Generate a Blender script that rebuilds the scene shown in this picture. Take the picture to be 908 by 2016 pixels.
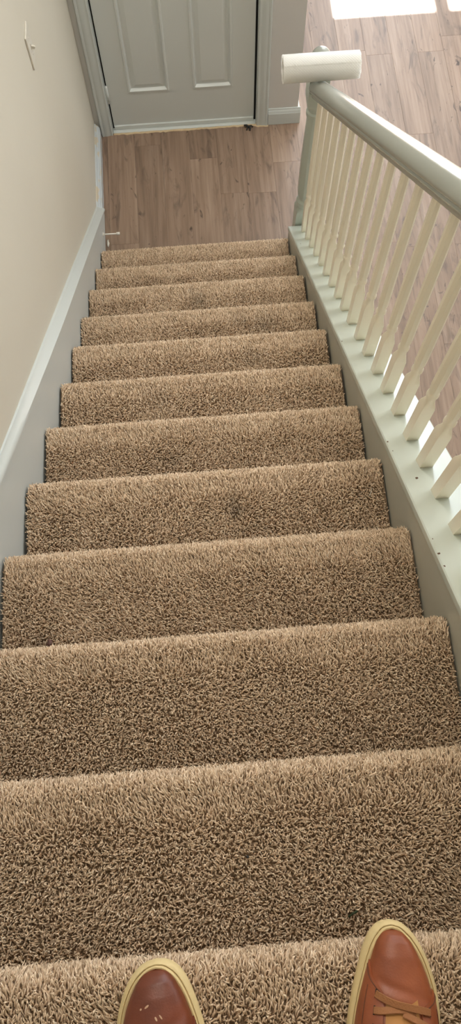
import bpy, bmesh, math, random
import numpy as np
from mathutils import Vector, Matrix

for o in list(bpy.data.objects):
    bpy.data.objects.remove(o)
scn = bpy.context.scene
COL = scn.collection
PI = math.pi

# ------------------------------------------------------------------ camera
CAM_LOC = (0.46818, 0.22415, 3.22623)
YAW, PITCH, ROLL = 0.04302, -1.25921, -0.03381
FPX = 1531.04
fw = Vector((math.sin(YAW) * math.cos(PITCH), math.cos(YAW) * math.cos(PITCH), math.sin(PITCH)))
rt0 = Vector((math.cos(YAW), -math.sin(YAW), 0))
up0 = rt0.cross(fw)
rt1 = rt0 * math.cos(ROLL) + up0 * math.sin(ROLL)
up1 = up0 * math.cos(ROLL) - rt0 * math.sin(ROLL)
cam = bpy.data.cameras.new('camera')
cam.sensor_fit = 'VERTICAL'
cam.sensor_height = 36.0
cam.sensor_width = 36.0
cam.lens = FPX * 36.0 / 2016.0
cam.clip_start = 0.02
cam_o = bpy.data.objects.new('camera', cam)
m = Matrix((rt1, up1, -fw)).transposed().to_4x4()
m.translation = Vector(CAM_LOC)
cam_o.matrix_world = m
COL.objects.link(cam_o)
scn.camera = cam_o

# ------------------------------------------------------------------ light
scn.view_settings.view_transform = 'Standard'
scn.view_settings.look = 'None'
scn.view_settings.gamma = 1.0
scn.view_settings.use_curve_mapping = False
scn.view_settings.exposure = 0.50
try:
    scn.cycles.use_denoising = True
    scn.cycles.max_bounces = 10
    scn.cycles.diffuse_bounces = 6
except Exception:
    pass

world = bpy.data.worlds.new('sky')
scn.world = world
world.use_nodes = True
bg = world.node_tree.nodes['Background']
bg.inputs[0].default_value = (0.78, 0.88, 1.0, 1)
bg.inputs[1].default_value = 1.4

SUN_EL = math.atan2(2.03, 1.70)
sun = bpy.data.lights.new('sun', 'SUN')
sun.energy = 38.0
sun.angle = math.radians(0.6)
sun.color = (1.0, 0.97, 0.94)
sun_o = bpy.data.objects.new('sun', sun)
sun_o.rotation_euler = Vector((0, -math.cos(SUN_EL), -math.sin(SUN_EL))).to_track_quat('-Z', 'Y').to_euler()
COL.objects.link(sun_o)


def area(name, loc, direction, sx, sy, power, color):
    l = bpy.data.lights.new(name, 'AREA')
    l.shape = 'RECTANGLE'
    l.size, l.size_y = sx, sy
    l.energy = power
    l.color = color
    o = bpy.data.objects.new(name, l)
    o.location = loc
    o.rotation_euler = Vector(direction).to_track_quat('-Z', 'Y').to_euler()
    COL.objects.link(o)
    return o


# daylight standing in the two window openings
area('daylight_patio', (1.89, 5.62, 1.05), (0, -1, -0.05), 1.15, 1.9, 24, (0.86, 0.93, 1.0))
area('daylight_side_window', (4.12, 3.2, 2.75), (-1, -0.25, -0.1), 2.8, 2.3, 45, (1.0, 0.97, 0.93))
area('daylight_high_window', (2.4, 5.63, 3.3), (0, -1, -0.1), 2.4, 1.7, 62, (0.84, 0.92, 1.0))

# ------------------------------------------------------------------ helpers
MATS = {}


def new_mat(name):
    mt = bpy.data.materials.new(name)
    mt.use_nodes = True
    MATS[name] = mt
    nt = mt.node_tree
    return mt, nt, nt.nodes['Principled BSDF']


def N(nt, typ, **kw):
    n = nt.nodes.new(typ)
    for k, v in kw.items():
        if k.startswith('i_'):
            n.inputs[int(k[2:])].default_value = v
        else:
            setattr(n, k, v)
    return n


def lin(c):
    return tuple(((x / 255) / 12.92 if x / 255 <= 0.04045 else ((x / 255 + 0.055) / 1.055) ** 2.4) for x in c) + (1,)


def paint(name, rgb, rough=0.45, bump=0.15, scale=60, var=0.06, spec=0.5):
    mt, nt, b = new_mat(name)
    tc = N(nt, 'ShaderNodeTexCoord')
    n1 = N(nt, 'ShaderNodeTexNoise')
    n1.inputs['Scale'].default_value = 3.0
    n1.inputs['Detail'].default_value = 4
    nt.links.new(tc.outputs['Object'], n1.inputs['Vector'])
    cr = N(nt, 'ShaderNodeMix', data_type='RGBA')
    c = lin(rgb)
    cr.inputs[6].default_value = tuple(x * (1 - var) for x in c[:3]) + (1,)
    cr.inputs[7].default_value = tuple(min(1, x * (1 + var)) for x in c[:3]) + (1,)
    nt.links.new(n1.outputs['Fac'], cr.inputs[0])
    nt.links.new(cr.outputs[2], b.inputs['Base Color'])
    b.inputs['Roughness'].default_value = rough
    b.inputs['Specular IOR Level'].default_value = spec
    if bump:
        n2 = N(nt, 'ShaderNodeTexNoise')
        n2.inputs['Scale'].default_value = scale
        n2.inputs['Detail'].default_value = 3
        nt.links.new(tc.outputs['Object'], n2.inputs['Vector'])
        bp = N(nt, 'ShaderNodeBump')
        bp.inputs['Strength'].default_value = bump
        bp.inputs['Distance'].default_value = 0.002
        nt.links.new(n2.outputs['Fac'], bp.inputs['Height'])
        nt.links.new(bp.outputs['Normal'], b.inputs['Normal'])
    return mt


paint('wall_paint', (208, 203, 189), 0.55, 0.12, 90, 0.03)
paint('wall_grey', (206, 205, 202), 0.5, 0.1, 90, 0.03)
paint('trim_grey', (200, 206, 204), 0.32, 0.1, 40, 0.03)
paint('door_grey', (210, 215, 213), 0.38, 0.08, 120, 0.03)
paint('cap_paint', (198, 205, 196), 0.26, 0.12, 30, 0.03)
paint('string_paint', (176, 176, 164), 0.4, 0.15, 70, 0.05)
paint('rail_paint', (154, 155, 145), 0.2, 0.12, 35, 0.04)
paint('newel_paint', (186, 194, 184), 0.28, 0.1, 40, 0.03)
paint('landing_carpet', (186, 160, 130), 0.95, 0.8, 240, 0.25, 0.1)
paint('baluster_cream', (238, 230, 210), 0.35, 0.1, 60, 0.03)
paint('ceiling_white', (240, 238, 232), 0.7, 0.1, 90, 0.02)
paint('white_plastic', (238, 234, 224), 0.3, 0, 1, 0.02)
paint('switch_plastic', (212, 207, 195), 0.35, 0, 1, 0.02)
paint('dark_rubber', (38, 36, 34), 0.7, 0.3, 200, 0.2)
paint('black_gap', (18, 17, 16), 0.9, 0, 1, 0.1)
paint('caulk', (206, 184, 150), 0.7, 0.5, 150, 0.15)
paint('chip_brown', (84, 60, 42), 0.8, 0.2, 300, 0.2)
paint('leaf_brown', (92, 62, 52), 0.6, 0.3, 300, 0.2)
paint('lint_white', (222, 216, 204), 0.8, 0, 1, 0.05)
paint('lint_green', (44, 58, 30), 0.8, 0, 1, 0.1)
paint('sole_cream', (214, 192, 142), 0.55, 0.35, 160, 0.08)
paint('lace_tan', (150, 98, 58), 0.75, 0.5, 500, 0.1)
paint('tongue_tan', (182, 128, 70), 0.7, 0.3, 250, 0.08)
paint('stitch_tan', (96, 54, 32), 0.7, 0, 1, 0.05)
paint('scuff', (196, 160, 130), 0.7, 0.3, 300, 0.1)
paint('shoe_lining', (60, 42, 32), 0.9, 0.3, 300, 0.1)
paint('metal', (176, 176, 170), 0.35, 0, 1, 0.03)

# worn foyer baseboard: pale paint with bare cream chips
mt, nt, b = new_mat('baseboard_worn')
tc = N(nt, 'ShaderNodeTexCoord')
mp = N(nt, 'ShaderNodeMapping')
mp.inputs['Scale'].default_value = (8, 9, 26)
n1 = N(nt, 'ShaderNodeTexNoise')
n1.inputs['Scale'].default_value = 1.6
n1.inputs['Detail'].default_value = 5
rp = N(nt, 'ShaderNodeValToRGB')
rp.color_ramp.elements[0].position = 0.56
rp.color_ramp.elements[0].color = lin((190, 197, 200))
rp.color_ramp.elements[1].position = 0.6
rp.color_ramp.elements[1].color = lin((196, 186, 166))
nt.links.new(tc.outputs['Object'], mp.inputs[0])
nt.links.new(mp.outputs[0], n1.inputs['Vector'])
nt.links.new(n1.outputs['Fac'], rp.inputs[0])
nt.links.new(rp.outputs[0], b.inputs['Base Color'])
b.inputs['Roughness'].default_value = 0.45

# leather
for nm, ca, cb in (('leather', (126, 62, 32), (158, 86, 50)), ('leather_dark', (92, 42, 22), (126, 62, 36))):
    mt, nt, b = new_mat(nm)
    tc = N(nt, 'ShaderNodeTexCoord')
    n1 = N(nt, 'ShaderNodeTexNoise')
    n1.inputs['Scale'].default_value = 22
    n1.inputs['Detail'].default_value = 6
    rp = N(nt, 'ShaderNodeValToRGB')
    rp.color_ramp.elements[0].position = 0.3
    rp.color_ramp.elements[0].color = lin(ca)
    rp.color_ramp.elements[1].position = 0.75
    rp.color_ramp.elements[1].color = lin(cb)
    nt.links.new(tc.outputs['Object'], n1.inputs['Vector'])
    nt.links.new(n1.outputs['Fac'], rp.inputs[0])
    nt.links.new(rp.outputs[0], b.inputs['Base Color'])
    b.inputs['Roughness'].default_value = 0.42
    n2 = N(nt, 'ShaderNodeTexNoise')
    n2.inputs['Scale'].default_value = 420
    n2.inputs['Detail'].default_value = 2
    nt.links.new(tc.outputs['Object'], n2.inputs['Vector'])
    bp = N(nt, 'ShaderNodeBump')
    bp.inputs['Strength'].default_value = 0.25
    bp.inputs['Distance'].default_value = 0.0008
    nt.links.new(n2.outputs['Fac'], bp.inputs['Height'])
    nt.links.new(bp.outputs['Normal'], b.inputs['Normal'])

# wood-look planks: object coordinates in metres, shifted per plank
mt, nt, b = new_mat('plank_wood')
tc = N(nt, 'ShaderNodeTexCoord')
oi = N(nt, 'ShaderNodeObjectInfo')
off = N(nt, 'ShaderNodeVectorMath', operation='SCALE')
off.inputs[0].default_value = (37.0, 91.0, 13.0)
nt.links.new(oi.outputs['Random'], off.inputs['Scale'])
ad = N(nt, 'ShaderNodeVectorMath', operation='ADD')
nt.links.new(tc.outputs['Object'], ad.inputs[0])
nt.links.new(off.outputs[0], ad.inputs[1])


def stretched(sx, sy, scale, detail, rough=0.6, dist=0.0):
    mp = N(nt, 'ShaderNodeMapping')
    mp.inputs['Scale'].default_value = (sx, sy, 1)
    nn = N(nt, 'ShaderNodeTexNoise')
    nn.inputs['Scale'].default_value = scale
    nn.inputs['Detail'].default_value = detail
    nn.inputs['Roughness'].default_value = rough
    nn.inputs['Distortion'].default_value = dist
    nt.links.new(ad.outputs[0], mp.inputs[0])
    nt.links.new(mp.outputs[0], nn.inputs['Vector'])
    return nn


fine = stretched(60, 2.2, 1.0, 5, 0.6)
broad = stretched(13, 1.3, 1.0, 4, 0.55, 0.8)
dark = stretched(20, 4.0, 1.0, 4, 0.55, 1.4)
r1 = N(nt, 'ShaderNodeValToRGB')
e = r1.color_ramp.elements
e[0].position = 0.28
e[0].color = lin((108, 88, 73))
e[1].position = 0.72
e[1].color = lin((168, 146, 128))
mid = r1.color_ramp.elements.new(0.5)
mid.color = lin((143, 120, 102))
mx = N(nt, 'ShaderNodeMix', data_type='FLOAT')
mx.inputs[0].default_value = 0.5
nt.links.new(fine.outputs['Fac'], mx.inputs[2])
nt.links.new(broad.outputs['Fac'], mx.inputs[3])
nt.links.new(mx.outputs[0], r1.inputs[0])
r2 = N(nt, 'ShaderNodeValToRGB')
r2.color_ramp.elements[0].position = 0.55
r2.color_ramp.elements[0].color = (0, 0, 0, 1)
r2.color_ramp.elements[1].position = 0.72
r2.color_ramp.elements[1].color = (0.6, 0.6, 0.6, 1)
nt.links.new(dark.outputs['Fac'], r2.inputs[0])
m2 = N(nt, 'ShaderNodeMix', data_type='RGBA')
m2.inputs[7].default_value = lin((82, 68, 60))
nt.links.new(r2.outputs[0], m2.inputs[0])
nt.links.new(r1.outputs[0], m2.inputs[6])
hs = N(nt, 'ShaderNodeHueSaturation')
mr = N(nt, 'ShaderNodeMapRange')
mr.inputs[3].default_value = 0.92
mr.inputs[4].default_value = 1.07
nt.links.new(oi.outputs['Random'], mr.inputs[0])
nt.links.new(mr.outputs[0], hs.inputs['Value'])
knot = stretched(17, 7.5, 1.0, 3, 0.5, 1.8)
r3 = N(nt, 'ShaderNodeValToRGB')
r3.color_ramp.elements[0].position = 0.655
r3.color_ramp.elements[0].color = (0, 0, 0, 1)
r3.color_ramp.elements[1].position = 0.74
r3.color_ramp.elements[1].color = (0.85, 0.85, 0.85, 1)
nt.links.new(knot.outputs['Fac'], r3.inputs[0])
m3 = N(nt, 'ShaderNodeMix', data_type='RGBA')
m3.inputs[7].default_value = lin((58, 47, 41))
nt.links.new(r3.outputs[0], m3.inputs[0])
nt.links.new(m2.outputs[2], m3.inputs[6])
nt.links.new(m3.outputs[2], hs.inputs['Color'])
nt.links.new(hs.outputs[0], b.inputs['Base Color'])
b.inputs['Roughness'].default_value = 0.42
b.inputs['Specular IOR Level'].default_value = 0.42
bp = N(nt, 'ShaderNodeBump')
bp.inputs['Strength'].default_value = 0.12
bp.inputs['Distance'].default_value = 0.001
nt.links.new(fine.outputs['Fac'], bp.inputs['Height'])
nt.links.new(bp.outputs['Normal'], b.inputs['Normal'])

# carpet yarn: one value per tuft picks the yarn shade, a second one holds soiling
mt, nt, b = new_mat('carpet_yarn')
at = N(nt, 'ShaderNodeAttribute', attribute_name='yarn')
rp = N(nt, 'ShaderNodeValToRGB')
rp.color_ramp.elements[0].position = 0.0
rp.color_ramp.elements[0].color = lin((168, 143, 116))
rp.color_ramp.elements[1].position = 1.0
rp.color_ramp.elements[1].color = lin((248, 230, 206))
x = rp.color_ramp.elements.new(0.35)
x.color = lin((212, 186, 158))
x = rp.color_ramp.elements.new(0.75)
x.color = lin((234, 210, 182))
so = N(nt, 'ShaderNodeAttribute', attribute_name='soil')
mx = N(nt, 'ShaderNodeMix', data_type='RGBA')
mx.inputs[7].default_value = lin((62, 52, 42))
nt.links.new(at.outputs['Fac'], rp.inputs[0])
nt.links.new(so.outputs['Fac'], mx.inputs[0])
nt.links.new(rp.outputs[0], mx.inputs[6])
nt.links.new(mx.outputs[2], b.inputs['Base Color'])
b.inputs['Roughness'].default_value = 0.85
b.inputs['Specular IOR Level'].default_value = 0.15
paint('carpet_backing', (128, 106, 84), 0.95, 0.6, 260, 0.25, 0.1)

# bubble wrap: milky, lets light through
mt, nt, b = new_mat('bubble_wrap')
b.inputs['Base Color'].default_value = lin((252, 251, 247))
b.inputs['Roughness'].default_value = 0.3
tr = N(nt, 'ShaderNodeBsdfTranslucent')
tr.inputs[0].default_value = (0.97, 0.97, 0.95, 1)
ms = N(nt, 'ShaderNodeMixShader')
ms.inputs[0].default_value = 0.5
out = nt.nodes['Material Output']
nt.links.new(b.outputs[0], ms.inputs[1])
nt.links.new(tr.outputs[0], ms.inputs[2])
nt.links.new(ms.outputs[0], out.inputs['Surface'])

# window glass: clear with a faint mirror
mt, nt, b = new_mat('pane_glass')
tp = N(nt, 'ShaderNodeBsdfTransparent')
gl = N(nt, 'ShaderNodeBsdfGlossy')
gl.inputs['Roughness'].default_value = 0.02
ms = N(nt, 'ShaderNodeMixShader')
ms.inputs[0].default_value = 0.06
nt.links.new(tp.outputs[0], ms.inputs[1])
nt.links.new(gl.outputs[0], ms.inputs[2])
nt.links.new(ms.outputs[0], nt.nodes['Material Output'].inputs['Surface'])


def link(o, parent=None):
    COL.objects.link(o)
    if parent is not None:
        o.parent = parent
    return o


def mesh_obj(name, verts, faces, mat, parent=None, smooth=False, loc=None):
    me = bpy.data.meshes.new(name)
    me.from_pydata([tuple(v) for v in verts], [], faces)
    me.materials.append(MATS[mat])
    if smooth:
        me.polygons.foreach_set('use_smooth', [True] * len(me.polygons))
    me.update()
    o = bpy.data.objects.new(name, me)
    if loc is not None:
        o.location = loc
    return link(o, parent)


def bm_obj(name, bm, mat, parent=None, smooth=False, loc=None):
    bmesh.ops.recalc_face_normals(bm, faces=bm.faces)
    me = bpy.data.meshes.new(name)
    bm.to_mesh(me)
    bm.free()
    me.materials.append(MATS[mat])
    if smooth:
        me.polygons.foreach_set('use_smooth', [True] * len(me.polygons))
    o = bpy.data.objects.new(name, me)
    if loc is not None:
        o.location = loc
    return link(o, parent)


def add_box(bm, lo, hi, bevel=0.0, seg=1):
    r = bmesh.ops.create_cube(bm, size=1.0)
    vs = r['verts']
    for v in vs:
        v.co = Vector((lo[i] + (v.co[i] + 0.5) * (hi[i] - lo[i]) for i in range(3)))
    if bevel:
        es = list({e for v in vs for e in v.link_edges})
        bmesh.ops.bevel(bm, geom=es, offset=bevel, segments=seg, affect='EDGES', profile=0.5)


def box(name, lo, hi, mat, parent=None, bevel=0.0, seg=1, loc=None):
    bm = bmesh.new()
    add_box(bm, lo, hi, bevel, seg)
    return bm_obj(name, bm, mat, parent, loc=loc)


def sweep(profile, path, closed=True, cap=True):
    """profile: list of 2-D (a, b); path: list of (origin, A axis, B axis)"""
    vs, fs = [], []
    n = len(profile)
    for (o, A, B) in path:
        for a, b_ in profile:
            vs.append(Vector(o) + Vector(A) * a + Vector(B) * b_)
    for i in range(len(path) - 1):
        for j in range(n if closed else n - 1):
            k = (j + 1) % n
            fs.append((i * n + j, i * n + k, (i + 1) * n + k, (i + 1) * n + j))
    if cap:
        fs.append(tuple(range(n))[::-1])
        fs.append(tuple((len(path) - 1) * n + j for j in range(n)))
    return vs, fs


def sweep_obj(name, profile, path, mat, parent=None, smooth=False, cap=True):
    vs, fs = sweep(profile, path, True, cap)
    bm = bmesh.new()
    bv = [bm.verts.new(v) for v in vs]
    for f in fs:
        bm.faces.new([bv[i] for i in f])
    return bm_obj(name, bm, mat, parent, smooth)


def tube(name, pts, r, mat, parent=None, seg=8):
    pts = [Vector(p) for p in pts]
    path = []
    for i, p in enumerate(pts):
        d = (pts[min(i + 1, len(pts) - 1)] - pts[max(i - 1, 0)]).normalized()
        a = d.orthogonal().normalized() if i == 0 else (path[-1][1] - d * path[-1][1].dot(d)).normalized()
        path.append((p, a, d.cross(a)))
    rr = r if callable(r) else (lambda t: r)
    vs, fs = [], []
    n = seg
    for i, (o, a, b_) in enumerate(path):
        q = rr(i / max(1, len(path) - 1))
        for j in range(n):
            t = 2 * PI * j / n
            vs.append(o + a * (q * math.cos(t)) + b_ * (q * math.sin(t)))
    for i in range(len(path) - 1):
        for j in range(n):
            k = (j + 1) % n
            fs.append((i * n + j, i * n + k, (i + 1) * n + k, (i + 1) * n + j))
    fs.append(tuple(range(n))[::-1])
    fs.append(tuple((len(path) - 1) * n + j for j in range(n)))
    return mesh_obj(name, vs, fs, mat, parent, True)


def lathe_verts(prof, seg, cx=0.0, cy=0.0, square=None):
    """prof: list of (radius, z, squareness 0..1) rings, bottom to top"""
    vs, fs = [], []
    for r, z, sq in prof:
        for j in range(seg):
            t = 2 * PI * j / seg
            c, s = math.cos(t), math.sin(t)
            if sq < 0:
                k = 1.0 / math.cos(((t + PI / 8) % (PI / 4)) - PI / 8)
                q = r * (1 + (k - 1) * -sq)
            else:
                k = 1.0 / max(abs(c), abs(s))
                q = r * (1 + (k - 1) * sq)
            vs.append((cx + q * c, cy + q * s, z))
    for i in range(len(prof) - 1):
        for j in range(seg):
            k = (j + 1) % seg
            fs.append((i * seg + j, i * seg + k, (i + 1) * seg + k, (i + 1) * seg + j))
    fs.append(tuple(range(seg))[::-1])
    fs.append(tuple((len(prof) - 1) * seg + j for j in range(seg)))
    return vs, fs


def smooth_by_angle(o, deg=35):
    me = o.data
    me.polygons.foreach_set('use_smooth', [True] * len(me.polygons))
    try:
        me.set_sharp_from_angle(angle=math.radians(deg))
    except Exception:
        pass


def struct(o, label=None):
    o['kind'] = 'structure'
    if label:
        o['label'] = label
    return o


def tag(o, label, cat, group=None, kind=None):
    o['label'] = label
    o['category'] = cat
    if group:
        o['group'] = group
    if kind:
        o['kind'] = kind
    return o


def empty(name, loc=(0, 0, 0)):
    o = bpy.data.objects.new(name, None)
    o.location = loc
    o.empty_display_size = 0.05
    return link(o)


# ------------------------------------------------------------------ measures
RISE, RUN = 0.17685, 0.22937
NOSE_Y = [2.517, 2.294, 2.070, 1.833, 1.608, 1.3775, 1.1495, 0.919, 0.687, 0.4575, 0.2236, 0.003]   # step 1 (lowest) to 12
XL = [0.0083, 0.0085, 0.0082, 0.0078, 0.0071, 0.0042, -0.0001, -0.0054, -0.0103, -0.013, -0.015, -0.016]
XR = [0.8745, 0.8755, 0.875, 0.8745, 0.874, 0.8755, 0.8765, 0.8785, 0.8795, 0.8795, 0.8795, 0.8795]
FZ = 12 * RISE
DOOR_Y = 3.385
ROOM_X, ROOM_Y0, ROOM_Y1, ROOM_Z = 4.2, -1.8, 5.70, 4.7
CAP0, CAPS = 2.220, 0.7865          # cap top: z = CAP0 - CAPS * y


def left_face(y):
    return float(np.interp(y, NOSE_Y[::-1], XL[::-1])) - 0.004


# ------------------------------------------------------------------ room shell
floor = struct(box('floor', (-0.1, ROOM_Y0, -0.12), (ROOM_X, ROOM_Y1, -0.009), 'chip_brown'),
               'brown-grey wood-look plank floor of the hall and living room')
prng = random.Random(7)
PW = 0.140
JOINTS = {1: 3.27, 3: 3.165, 5: 2.93, 10: 3.77, 11: 3.226, 12: 3.768}


def plank(x0, x1, y0, y1):
    g = 0.0002
    w, l = x1 - x0 - 2 * g, y1 - y0 - 2 * g
    if w < 0.01 or l < 0.02:
        return
    bm = bmesh.new()
    add_box(bm, (-w / 2, -l / 2, -0.009), (w / 2, l / 2, 0), 0.0005, 1)
    bm_obj('plank', bm, 'plank_wood', floor, loc=((x0 + x1) / 2, (y0 + y1) / 2, 0))


i = -1
while True:
    x0 = 0.03 + PW * i
    x1 = x0 + PW
    if x0 >= ROOM_X:
        break
    x0c, x1c = max(x0, 0.0), min(x1, ROOM_X)
    if x1c <= 0.89:
        ya, yb = 2.47, 3.40
    elif x1c <= 1.02:
        ya, yb = 2.47 if x0 < 0.87 else 0.0, 3.372
    else:
        ya, yb = 0.0, ROOM_Y1
    j = JOINTS.get(i, prng.uniform(2.5, 3.7))
    ends = sorted({ya, yb} | {j + k * 1.22 for k in range(-4, 5) if ya + 0.05 < j + k * 1.22 < yb - 0.05})
    for a, c in zip(ends[:-1], ends[1:]):
        plank(x0c, x1c, a, c)
    i += 1

struct(box('wall_left', (-0.16, ROOM_Y0, 0), (-0.022, DOOR_Y + 0.06, ROOM_Z), 'wall_paint'))
# wall with the front door: pieces around the opening
bm = bmesh.new()
add_box(bm, (-0.022, 3.362, 0), (0.045, 3.48, 2.08))
add_box(bm, (0.822, 3.362, 0), (1.016, 3.48, 2.08))
add_box(bm, (-0.022, 3.362, 2.08), (1.016, 3.48, ROOM_Z))
struct(bm_obj('wall_front', bm, 'wall_grey'))
struct(box('wall_return', (0.90, 3.48, 0), (1.016, ROOM_Y1, ROOM_Z), 'wall_grey'))
# far wall with the glazed patio opening
WX = (1.293, 1.849, 1.931, 2.487)
bm = bmesh.new()
add_box(bm, (0.90, ROOM_Y1, 0), (WX[0], ROOM_Y1 + 0.05, ROOM_Z))
add_box(bm, (WX[3], ROOM_Y1, 0), (ROOM_X, ROOM_Y1 + 0.05, 2.03))
add_box(bm, (WX[0], ROOM_Y1, 2.03), (WX[3], ROOM_Y1 + 0.05, 2.42))
add_box(bm, (WX[3], ROOM_Y1, 2.03), (ROOM_X, ROOM_Y1 + 0.05, 2.42))
add_box(bm, (WX[0], ROOM_Y1, 4.2), (3.6, ROOM_Y1 + 0.05, ROOM_Z))
add_box(bm, (3.6, ROOM_Y1, 2.42), (ROOM_X, ROOM_Y1 + 0.05, ROOM_Z))
struct(bm_obj('wall_far', bm, 'wall_paint'))
w1 = struct(box('window_1', (WX[0], ROOM_Y1, 0), (WX[3], ROOM_Y1 + 0.05, 0.05), 'white_plastic'))
box('mullion', (WX[1], ROOM_Y1, 0.05), (WX[2], ROOM_Y1 + 0.05, 2.03), 'white_plastic', w1)
for a, c in ((WX[0], WX[1]), (WX[2], WX[3])):
    box('pane', (a, ROOM_Y1 + 0.022, 0.05), (c, ROOM_Y1 + 0.027, 2.03), 'pane_glass', w1)
w3 = struct(box('window_3', (WX[0], ROOM_Y1 - 0.02, 2.39), (3.6, ROOM_Y1 + 0.05, 2.42), 'white_plastic'))
box('mullion', (2.42, ROOM_Y1, 2.42), (2.48, ROOM_Y1 + 0.05, 4.2), 'white_plastic', w3)
for a, c in ((WX[0], 2.42), (2.48, 3.6)):
    box('pane', (a, ROOM_Y1 + 0.022, 2.42), (c, ROOM_Y1 + 0.027, 4.2), 'pane_glass', w3)
# unseen slab added outside to keep the sun off the high window
struct(box('sun_blocker', (-0.2, ROOM_Y1 + 0.05, 4.3), (ROOM_X + 0.6, ROOM_Y1 + 1.75, 4.4), 'ceiling_white'))
# side wall with a tall window
SY0, SY1, SZ0, SZ1 = 1.75, 4.65, 1.6, 3.9
bm = bmesh.new()
add_box(bm, (ROOM_X, ROOM_Y0, 0), (ROOM_X + 0.1, SY0, ROOM_Z))
add_box(bm, (ROOM_X, SY1, 0), (ROOM_X + 0.1, ROOM_Y1, ROOM_Z))
add_box(bm, (ROOM_X, SY0, 0), (ROOM_X + 0.1, SY1, SZ0))
add_box(bm, (ROOM_X, SY0, SZ1), (ROOM_X + 0.1, SY1, ROOM_Z))
struct(bm_obj('wall_right', bm, 'wall_paint'))
w2 = struct(box('window_2', (ROOM_X - 0.02, SY0, SZ0 - 0.03), (ROOM_X + 0.1, SY1, SZ0), 'white_plastic'))
box('mullion', (ROOM_X + 0.02, 3.17, SZ0), (ROOM_X + 0.08, 3.23, SZ1), 'white_plastic', w2)
for a, c in ((SY0, 3.17), (3.23, SY1)):
    box('pane', (ROOM_X + 0.045, a, SZ0), (ROOM_X + 0.05, c, SZ1), 'pane_glass', w2)
struct(box('wall_back', (-0.16, ROOM_Y0 - 0.1, 0), (ROOM_X, ROOM_Y0, ROOM_Z), 'wall_paint'))
struct(box('ceiling', (-0.16, ROOM_Y0 - 0.1, ROOM_Z), (ROOM_X + 0.1, ROOM_Y1 + 0.1, ROOM_Z + 0.1), 'ceiling_white'))

# ------------------------------------------------------------------ front door
DL, DR, DB, DT = 0.0705, 0.7935, 0.022, 2.035
PANX = ((0.170, 0.373), (0.491, 0.686))
PANZ = ((0.226, 0.86), (1.01, 1.58), (1.70, 1.90))
MO = 0.016
bm = bmesh.new()
xs = [DL, PANX[0][0], PANX[0][1], PANX[1][0], PANX[1][1], DR]
zs = [DB, PANZ[0][0], PANZ[0][1], PANZ[1][0], PANZ[1][1], PANZ[2][0], PANZ[2][1], DT]
for ix in range(5):
    for iz in range(7):
        hole = ix in (1, 3) and iz in (1, 3, 5)
        if not hole:
            vs = [bm.verts.new(p) for p in ((xs[ix], DOOR_Y, zs[iz]), (xs[ix + 1], DOOR_Y, zs[iz]),
                                            (xs[ix + 1], DOOR_Y, zs[iz + 1]), (xs[ix], DOOR_Y, zs[iz + 1]))]
            bm.faces.new(vs)
bmesh.ops.remove_doubles(bm, verts=bm.verts, dist=1e-5)
add_box(bm, (DL, DOOR_Y + 0.0125, DB), (DR, DOOR_Y + 0.04, DT))
me = bpy.data.meshes.new('door_1')
bm.to_mesh(me)
bm.free()
me.materials.append(MATS['door_grey'])
door = struct(link(bpy.data.objects.new('door_1', me)), 'grey six-panel front door at the foot of the stairs')
for sx in ((DL, DL), (DR, DR)):
    pass
box('stile_edge', (DL, DOOR_Y, DB), (DL + 0.001, DOOR_Y + 0.03, DT), 'door_grey', door)
box('stile_edge', (DR - 0.001, DOOR_Y, DB), (DR, DOOR_Y + 0.03, DT), 'door_grey', door)
for (a, c) in PANX:
    for (zl, zh) in PANZ:
        # sticking: a small proud bead falling into the recess, then the bevelled raised field
        rings = [(0.0, 0.0), (0.003, -0.004), (0.010, -0.0045), (0.018, 0.009), (0.024, 0.0095), (0.044, 0.001)]
        vs, fs = [], []
        for d, dy in rings:
            vs += [(a + d, DOOR_Y + dy, zl + d), (c - d, DOOR_Y + dy, zl + d), (c - d, DOOR_Y + dy, zh - d), (a + d, DOOR_Y + dy, zh - d)]
        for r in range(len(rings) - 1):
            for q in range(4):
                k = (q + 1) % 4
                fs.append((r * 4 + q, r * 4 + k, r * 4 + 4 + k, r * 4 + 4 + q))
        fs.append(tuple(range(4 * len(rings) - 4, 4 * len(rings))))
        mesh_obj('panel', vs, fs, 'door_grey', door)
for z in (0.228, 1.05, 1.82):
    h = box('hinge', (0.060, DOOR_Y - 0.004, z - 0.048), (0.074, DOOR_Y + 0.002, z + 0.048), 'door_grey', door, 0.001)
    tube('hinge_pin', [(0.0685, DOOR_Y - 0.006, z - 0.05), (0.0685, DOOR_Y - 0.006, z + 0.05)], 0.0065, 'door_grey', h, 10)
vs, fs = lathe_verts([(0.028, 0, 0), (0.028, 0.006, 0), (0.011, 0.01, 0), (0.011, 0.03, 0), (0.024, 0.04, 0), (0.028, 0.055, 0), (0.02, 0.068, 0), (0.004, 0.071, 0)], 20)
kn = mesh_obj('door_knob', vs, fs, 'metal', door, True, (0.735, DOOR_Y, 0.95))
kn.rotation_euler = (PI / 2, 0, 0)
box('door_sweep', (DL + 0.002, DOOR_Y - 0.008, 0.006), (DR - 0.002, DOOR_Y + 0.03, 0.030), 'door_grey', door, 0.002)

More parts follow.
